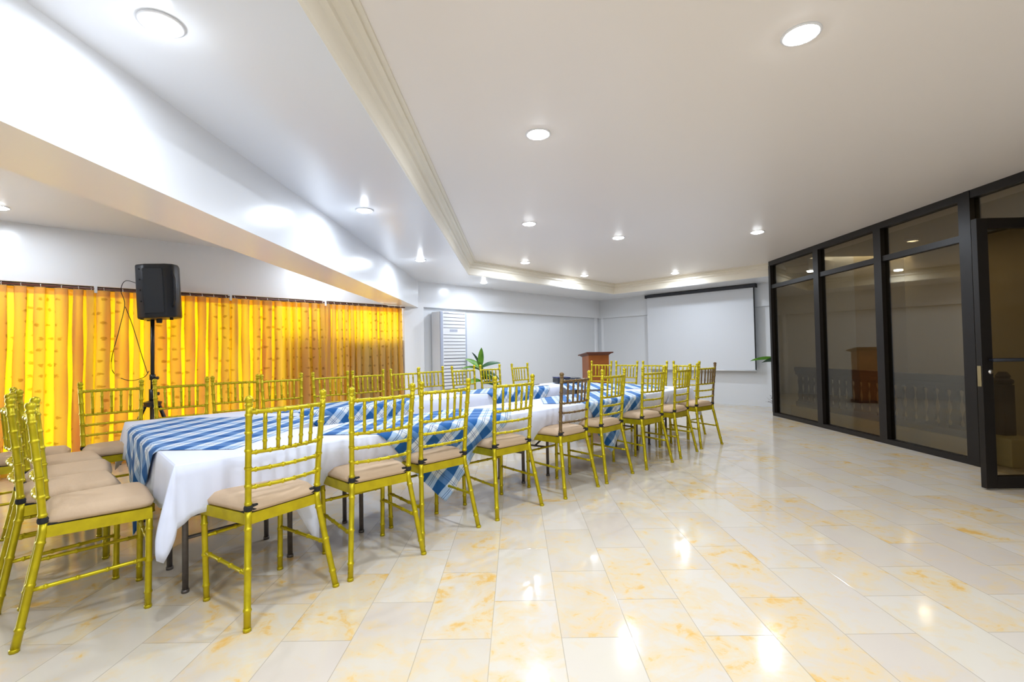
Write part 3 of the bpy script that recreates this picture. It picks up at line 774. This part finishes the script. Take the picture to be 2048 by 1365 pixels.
# ------------------------------------------------------------------ things on the tables
o = PQ(5.33, 4.30); t = thing('equipment_case', 'black and navy projector case lying on the far corner of the tables', 'case', (o.x, o.y, ZT+.012), PI/4-.5)
bm = B(); box(bm, -.18, .18, -.11, .11, 0, .075, .012); obj('body', bm, 'black', t)
bm = B(); box(bm, -.185, .02, -.10, .10, .077, .088, .003); obj('lid', bm, mat('navy_plastic', (.02, .03, .12), .4), t)
o = PQ(4.72, 4.32); bm = B(); box(bm, -.15, .15, -.105, .105, 0, .004); ps = obj('notepad', bm, 'paper'); ps.location = (o.x, o.y, ZT+.0135); ps.rotation_euler = (0, 0, .5); tag(ps, 'white notepad lying on the far row of tables', 'notepad')
bm = B(); tube(bm, [(-.07, 0, .006), (.06, .01, .006), (.07, .011, .006)], [.005, .005, .001], 8); ps = obj('pen', bm, 'black', None, True); ps.location = (o.x, o.y, ZT+.019); ps.rotation_euler = (0, 0, .9); tag(ps, 'dark pen lying on the white notepad', 'pen')

# ------------------------------------------------------------------ loudspeaker and stand
sx, sy = -3.975, 5.07
t = thing('speaker_stand', 'black tripod stand carrying the loudspeaker before the curtains', 'speaker stand', (sx, sy, 0))
bm = B(); tube(bm, [(0, 0, .12), (0, 0, .72)], .024, 14); tube(bm, [(0, 0, .70), (0, 0, 1.60)], .0185, 14); obj('pole', bm, 'black', t, True)
bm = B(); tube(bm, [(0, 0, .66), (0, 0, .80)], .033, 14); obj('collar', bm, 'black', t, True)
bm = B(); tube(bm, [(0, 0, .90), (0, 0, .96)], .027, 14); obj('collar', bm, 'black', t, True)
bm = B(); tube(bm, [(.03, 0, .92), (.062, 0, .92)], [.016, .018], 10); obj('knob', bm, 'black', t, True)
bm = B(); tube(bm, [(.03, 0, .75), (.066, 0, .75)], [.016, .02], 10); obj('knob', bm, 'black', t, True)
bm = B(); lathe(bm, [(.03, .60), (.075, .615), (.085, .66), (.04, .675)], 0, 0, 12); obj('hub', bm, 'black', t)
for k in range(3):
    a = math.radians(-45+120*k); cx, cy = math.cos(a), math.sin(a)
    bm = B(); tube(bm, [(cx*.06, cy*.06, .645), (cx*.31, cy*.31, .02)], .019, 8); lg = obj('leg', bm, 'black', t, True)
    bm = B(); tube(bm, [(cx*.31, cy*.31, .0), (cx*.31, cy*.31, .03)], .02, 10); obj('rubber_foot', bm, 'blackf', lg, True)
    bm = B(); tube(bm, [(cx*.03, cy*.03, .20), (cx*.19, cy*.19, .38)], .008, 8); obj('brace', bm, 'black', t, True)
# cabinet: tapered plan, rounded
t = thing('loudspeaker', 'large black loudspeaker on top of the tripod stand', 'loudspeaker', (sx+.112, sy-.01, 1.565), math.radians(24)); t.scale = (.87, .9, 1)
bm = B()
pts = [(-.225, -.13), (-.235, .12), (-.19, .19), (.12, .17), (.205, .09), (.225, -.06), (.19, -.15), (.10, -.19), (-.12, -.19)]
lo = [bm.verts.new((x*.97, y, 0)) for x, y in pts]; hi = [bm.verts.new((x*.96+.005, y*.97, .58)) for x, y in pts]; n = len(pts)
bm.faces.new(lo[::-1]); bm.faces.new(hi)
for i in range(n): bm.faces.new((lo[i], lo[(i+1) % n], hi[(i+1) % n], hi[i]))
bmesh.ops.bevel(bm, geom=list(bm.edges), offset=.022, segments=3, affect='EDGES', profile=.5)
bmesh.ops.rotate(bm, verts=bm.verts, cent=(0, 0, 0), matrix=Matrix.Rotation(math.radians(-3.5), 3, 'Y'))
cab = obj('cabinet', bm, 'black', t, True)
bm = B(); box(bm, -.12, .08, -.197, -.186, .05, .53, .004)
bmesh.ops.rotate(bm, verts=bm.verts, cent=(0, 0, 0), matrix=Matrix.Rotation(math.radians(-3.5), 3, 'Y')); obj('side_panel', bm, 'black', t)
for z in (.17, .29, .40, .51):
    bm = B(); tube(bm, [(-.150-z*.06, -.186, z), (-.150-z*.06, -.197, z)], .009, 10); obj('bolt', bm, 'blackf', t, True)
bm = B(); tube(bm, [(.15, -.16, .12), (.185, -.21, .20), (.18, -.20, .42), (.145, -.155, .50)], .010, 8); obj('handle', bm, 'black', t, True)
bm = B(); lathe(bm, [(.028, -.045), (.032, -.03), (.034, .02)], -.03, .01, 12); obj('pole_socket', bm, 'black', t, True)
for (a, b_) in ((-.17, -.12), (.13, -.13), (-.17, .12)):
    bm = B(); tube(bm, [(a, b_, -.018), (a, b_, .02)], .018, 10); obj('foot', bm, 'blackf', t, True)
# cable
def cyl_curve(pts, n=60):
    out = []; P_ = [Vector(p) for p in pts]; m_ = len(P_)
    for i in range(m_-1):
        a, b_, c, d_ = P_[max(i-1, 0)], P_[i], P_[i+1], P_[min(i+2, m_-1)]
        for k in range(10):
            s = k/10; out.append(.5*((2*b_)+(c-a)*s+(2*a-5*b_+4*c-d_)*s*s+(3*b_-a-3*c+d_)*s**3))
    out.append(P_[-1]); return out
bm = B(); tube(bm, cyl_curve([(-.06, -.05, 1.92), (-.22, -.08, 1.98), (-.28, -.08, 1.88), (-.24, -.08, 1.72), (-.30, -.08, 1.45), (-.40, -.06, 1.12), (-.37, -.05, .97), (-.22, -.04, .90), (-.06, -.05, .93), (-.01, -.035, 1.0)]), .0035, 6)
tube(bm, cyl_curve([(-.25, -.06, 1.70), (-.18, -.05, 1.50), (-.08, -.04, 1.15), (-.025, -.04, .98)]), .0035, 6)
c_ = obj('cable', bm, 'blackf', None, True); c_.location = (sx, sy, 0); tag(c_, 'thin dark cable looping from the loudspeaker to its stand', 'cable')

# ------------------------------------------------------------------ tall floor-standing cooler
o = PQ(4.66, 6.46); t = thing('air_conditioner', 'tall white floor-standing air conditioner with horizontal louvres by the wall', 'air conditioner', (o.x, o.y, 0), PI/4)
AW, AH, AD = .57, 1.845, .26
bm = B(); box(bm, 0, AW, .012, AD, 0, AH, .01); obj('cabinet', bm, 'acw', t)
bm = B(); box(bm, 0, .055, -.004, .02, .02, AH-.004, .006); box(bm, AW-.03, AW, -.004, .02, .02, AH-.004, .006); obj('side_trim', bm, 'acs', t)
bm = B(); box(bm, .055, AW-.03, -.0, .013, .03, AH-.01); obj('front_panel', bm, 'acw', t)
zs = [AH-.035, AH-.10, AH-.16, AH-.22, AH-.28]
z = AH-.40
while z > .25: zs.append(z); z -= .058
for i, z in enumerate(zs):
    bm = B(); hh = .0035 if i < 12 else .0055
    box(bm, .065, AW-.038, -.003, .004, z-hh, z+hh); obj('louvre_gap', bm, 'slot', t)
bm = B()
for r_i in range(3):
    for k in range(7): box(bm, .20+k*.024, .20+k*.024+.016, -.003, .002, AH-.315-r_i*.016, AH-.315-r_i*.016+.010)
obj('logo_print', bm, 'logo', t)
bm = B()
for k in range(5): box(bm, .09+k*.018, .09+k*.018+.011, -.003, .002, AH-.022, AH-.012)
obj('brand_print', bm, 'logo', t)

# ------------------------------------------------------------------ podium
t = thing('podium', 'wooden lectern with a slanted dark-edged top in the room corner', 'podium', (1.58, 9.35, 0), math.radians(14))
bm = B(); box(bm, -.215, .215, -.17, .17, .05, 1.035, .006); obj('body', bm, 'wood', t)
bm = B(); box(bm, -.24, .24, -.20, .20, 0, .05, .006); obj('plinth', bm, 'wood_dark', t)
bm = B(); v = []
for (x0, y0, z0_, e) in ((-.215, -.17, 1.035, 0), (.215, -.17, 1.035, 0), (.215, .17, 1.0, 0), (-.215, .17, 1.0, 0)): v.append(bm.verts.new((x0, y0, z0_)))
w4 = [bm.verts.new(c) for c in ((-.255, -.21, 1.075), (.255, -.21, 1.075), (.255, .21, 1.025), (-.255, .21, 1.025))]
bm.faces.new(v[::-1]); bm.faces.new(w4)
for i in range(4): bm.faces.new((v[i], v[(i+1) % 4], w4[(i+1) % 4], w4[i]))
obj('cornice', bm, 'wood_dark', t)
bm = B(); w5 = [(-.28, -.235, 1.077), (.28, -.235, 1.077), (.28, .225, 1.023), (-.28, .225, 1.023)]
a = [bm.verts.new(c) for c in w5]; b_ = [bm.verts.new((x, y, z+.022)) for x, y, z in w5]; bm.faces.new(a[::-1]); bm.faces.new(b_)
for i in range(4): bm.faces.new((a[i], a[(i+1) % 4], b_[(i+1) % 4], b_[i]))
obj('reading_top', bm, 'wood_dark', t)

# ------------------------------------------------------------------ projector screen
o = PQ(PW-.10, 5.32); t = thing('projector_screen', 'white projector screen pulled down on the back wall', 'projector screen', (o.x, o.y, 0), -PI/4)
SW = 2.25
bm = B(); box(bm, -.03, SW+.03, -.035, .045, 2.275, 2.338, .006); obj('housing', bm, 'black', t)
for x in (-.035, SW+.025):
    bm = B(); box(bm, x, x+.012, -.04, .05, 2.27, 2.342, .002); obj('end_cap', bm, 'blackf', t)
bm = B(); box(bm, 0, SW, -.002, .002, .70, 2.28); obj('screen_fabric', bm, 'screen', t)
bm = B(); box(bm, SW-.022, SW, -.0032, .0032, .70, 2.28); obj('side_shadow_strip', bm, 'blackf', t)  # black strip stands in for the shadow along the screen's right edge
bm = B(); tube(bm, [(0, 0, .69), (SW, 0, .69)], .014, 10); obj('weight_bar', bm, 'acw', t, True)

# ------------------------------------------------------------------ plants
def leaf(bm, base, dirv, length, width, droop, n=10, fold=.18, roll=0):
    base = Vector(base); d_ = Vector(dirv).normalized(); side = d_.cross(Vector((0, 0, 1))); 
    if side.length < .1: side = Vector((1, 0, 0))
    side.normalize(); p = base.copy(); rows = []
    for i in range(n+1):
        s = i/n; wd = 1.45*width*math.sin(PI*min(1, .06+.94*s))**.75*(1-.15*s) if i < n else 0.001
        up = side.cross(d_).normalized(); s2 = side*math.cos(roll)+up*math.sin(roll); u2 = up*math.cos(roll)-side*math.sin(roll)
        rows.append((bm.verts.new(p - s2*wd/2 + u2*wd*fold), bm.verts.new(p), bm.verts.new(p + s2*wd/2 + u2*wd*fold)))
        p = p + d_*(length/n); d_ = (d_ + Vector((0, 0, -droop/n))).normalized()
    for i in range(n):
        for k in (0, 1): bm.faces.new((rows[i][k], rows[i+1][k], rows[i+1][k+1], rows[i][k+1]))
def plant(name, loc, label, leaves, h, pot_r=.15, stem_h=.7, mats=('leaf', 'leaf_dark')):
    t = thing(name, label, 'plant', loc)
    bm = B(); lathe(bm, [(pot_r*.7, 0), (pot_r*.75, .02), (pot_r, .24), (pot_r*1.08, .25), (pot_r*1.08, .28), (pot_r*.92, .28), (pot_r*.9, .25)], 0, 0, 20); obj('pot', bm, 'pot', t, True)
    bm = B(); tube(bm, [(0, 0, .2), (.01, 0, .2+stem_h*.5), (0, .01, .2+stem_h)], [.02, .017, .012], 8); obj('stem', bm, 'stem', t, True)
    for i, (z, az, el, ln, wd, dr) in enumerate(leaves):
        a = math.radians(az); e = math.radians(el); bm = B()
        leaf(bm, (0, 0, z), (math.cos(a)*math.cos(e), math.sin(a)*math.cos(e), math.sin(e)), ln, wd, dr, roll=(-1)**i*(.35+.22*(i % 4)))
        o_ = obj('leaf', bm, mats[i % 2] if isinstance(mats, tuple) else mats, t, True)
    return t
lv = [(.88, 10, 88, .34, .085, .1), (.86, 2, 25, .36, .09, .5), (.84, 175, 45, .34, .075, .6), (.84, 150, 62, .36, .07, .4), (.80, 190, 30, .36, .08, .9), (.76, 20, 10, .40, .085, 1.4),
      (.72, -20, 5, .42, .08, 1.6), (.66, 40, 20, .40, .07, 1.6), (.70, -60, 30, .35, .07, 1.2), (.78, 100, 35, .35, .08, .9), (.62, -140, 20, .36, .07, 1.4), (.58, 0, 20, .36, .06, 1.5), (.80, -100, 50, .34, .08, .8)]
plant('potted_plant', (-.62, 8.2, 0), 'green dracaena with arching leaves standing beside the tall air conditioner', lv, 1.2)
lv2 = [(.80, 178, 56, .40, .12, .1), (.86, 190, 12, .46, .12, .5), (.88, 176, 16, .60, .06, .6), (.84, 200, -25, .26, .10, .8), (.9, 20, 40, .3, .12, .6), (.85, -60, 20, .3, .12, .8), (.9, 90, 30, .3, .12, .8)]
q_ = PQ(9.12, 3.06)
plant('potted_plant', (4.80, 8.42, 0), 'green broad-leaved plant half hidden behind the end of the glass wall', lv2, 1.1, .10, .78)
t = thing('dried_plant', 'small grey twiggy plant low down at the end of the glass wall', 'plant', (4.63, 8.16, 0))
bm = B(); lathe(bm, [(.05, 0), (.075, .12), (.08, .13), (.07, .13)], 0, 0, 16); obj('pot', bm, 'pot', t, True)
rnd = random.Random(5); bm = B()
for k in range(34):
    a = rnd.uniform(0, 2*PI); e = rnd.uniform(.2, 1.3); l = rnd.uniform(.16, .32); c_ = Vector((math.cos(a)*math.cos(e)-.7, math.sin(a)*math.cos(e), math.sin(e))).normalized()
    p1 = Vector((0, 0, .12))+c_*l*.6; p2 = p1+c_*l*.4+Vector((0, 0, rnd.uniform(-.03, .05))); tube(bm, [(0, 0, .11), p1, p2], [.003, .002, .001], 5)
    for s in range(3):
        p3 = p1.lerp(p2, s/3); dd = Vector((rnd.uniform(-1, 1), rnd.uniform(-1, 1), rnd.uniform(-.3, 1))).normalized(); tube(bm, [p3, p3+dd*.03], [.004, .002], 5)
obj('twigs', bm, 'twig', t)

# ------------------------------------------------------------------ balustrade beyond the glass
t = thing('balustrade', 'dark brown wooden balustrade on the landing behind the glass wall', 'balustrade', (4.64, 4.56, 0))
LB = 7.78-4.56
bm = B(); box(bm, -.045, .045, 0, LB, .72, .80, .008); box(bm, -.03, .03, 0, LB, .675, .725, .004); obj('handrail', bm, 'baluster', t)
bm = B(); box(bm, -.035, .035, 0, LB, .16, .235, .004); obj('bottom_rail', bm, 'baluster', t)
bproto = None; nb = int(LB/.142)
for k in range(nb):
    y = .15+k*.142
    if bproto is None:
        bm = B(); prof = [(.062, .235), (.062, .26), (.040, .275), (.036, .30), (.050, .34), (.052, .37), (.040, .41), (.030, .45), (.034, .49), (.048, .54), (.050, .57), (.036, .61), (.034, .635), (.058, .65), (.060, .675)]
        a = [(bm.verts.new((-.014, -w1, z)), bm.verts.new((.014, -w1, z)), bm.verts.new((.014, w1, z)), bm.verts.new((-.014, w1, z))) for w1, z in prof]
        for i in range(len(prof)-1):
            for c in range(4): bm.faces.new((a[i][c], a[i][(c+1) % 4], a[i+1][(c+1) % 4], a[i+1][c]))
        bm.faces.new(a[0][::-1]); bm.faces.new(a[-1]); bproto = obj('baluster', bm, 'baluster', t); bproto.location = (0, y, 0)
    else:
        c = bproto.copy(); C.objects.link(c); c.location = (0, y, 0)
bm = B(); box(bm, -.055, .055, -.11, .0, .26, .74, .006); lathe(bm, [(.06, .74), (.075, .755), (.075, .78), (.05, .80), (.055, .82), (.03, .86)], 0, -.055, 16); obj('newel_post', bm, 'baluster', t)
# descending stair string and treads past the newel
bm = B()
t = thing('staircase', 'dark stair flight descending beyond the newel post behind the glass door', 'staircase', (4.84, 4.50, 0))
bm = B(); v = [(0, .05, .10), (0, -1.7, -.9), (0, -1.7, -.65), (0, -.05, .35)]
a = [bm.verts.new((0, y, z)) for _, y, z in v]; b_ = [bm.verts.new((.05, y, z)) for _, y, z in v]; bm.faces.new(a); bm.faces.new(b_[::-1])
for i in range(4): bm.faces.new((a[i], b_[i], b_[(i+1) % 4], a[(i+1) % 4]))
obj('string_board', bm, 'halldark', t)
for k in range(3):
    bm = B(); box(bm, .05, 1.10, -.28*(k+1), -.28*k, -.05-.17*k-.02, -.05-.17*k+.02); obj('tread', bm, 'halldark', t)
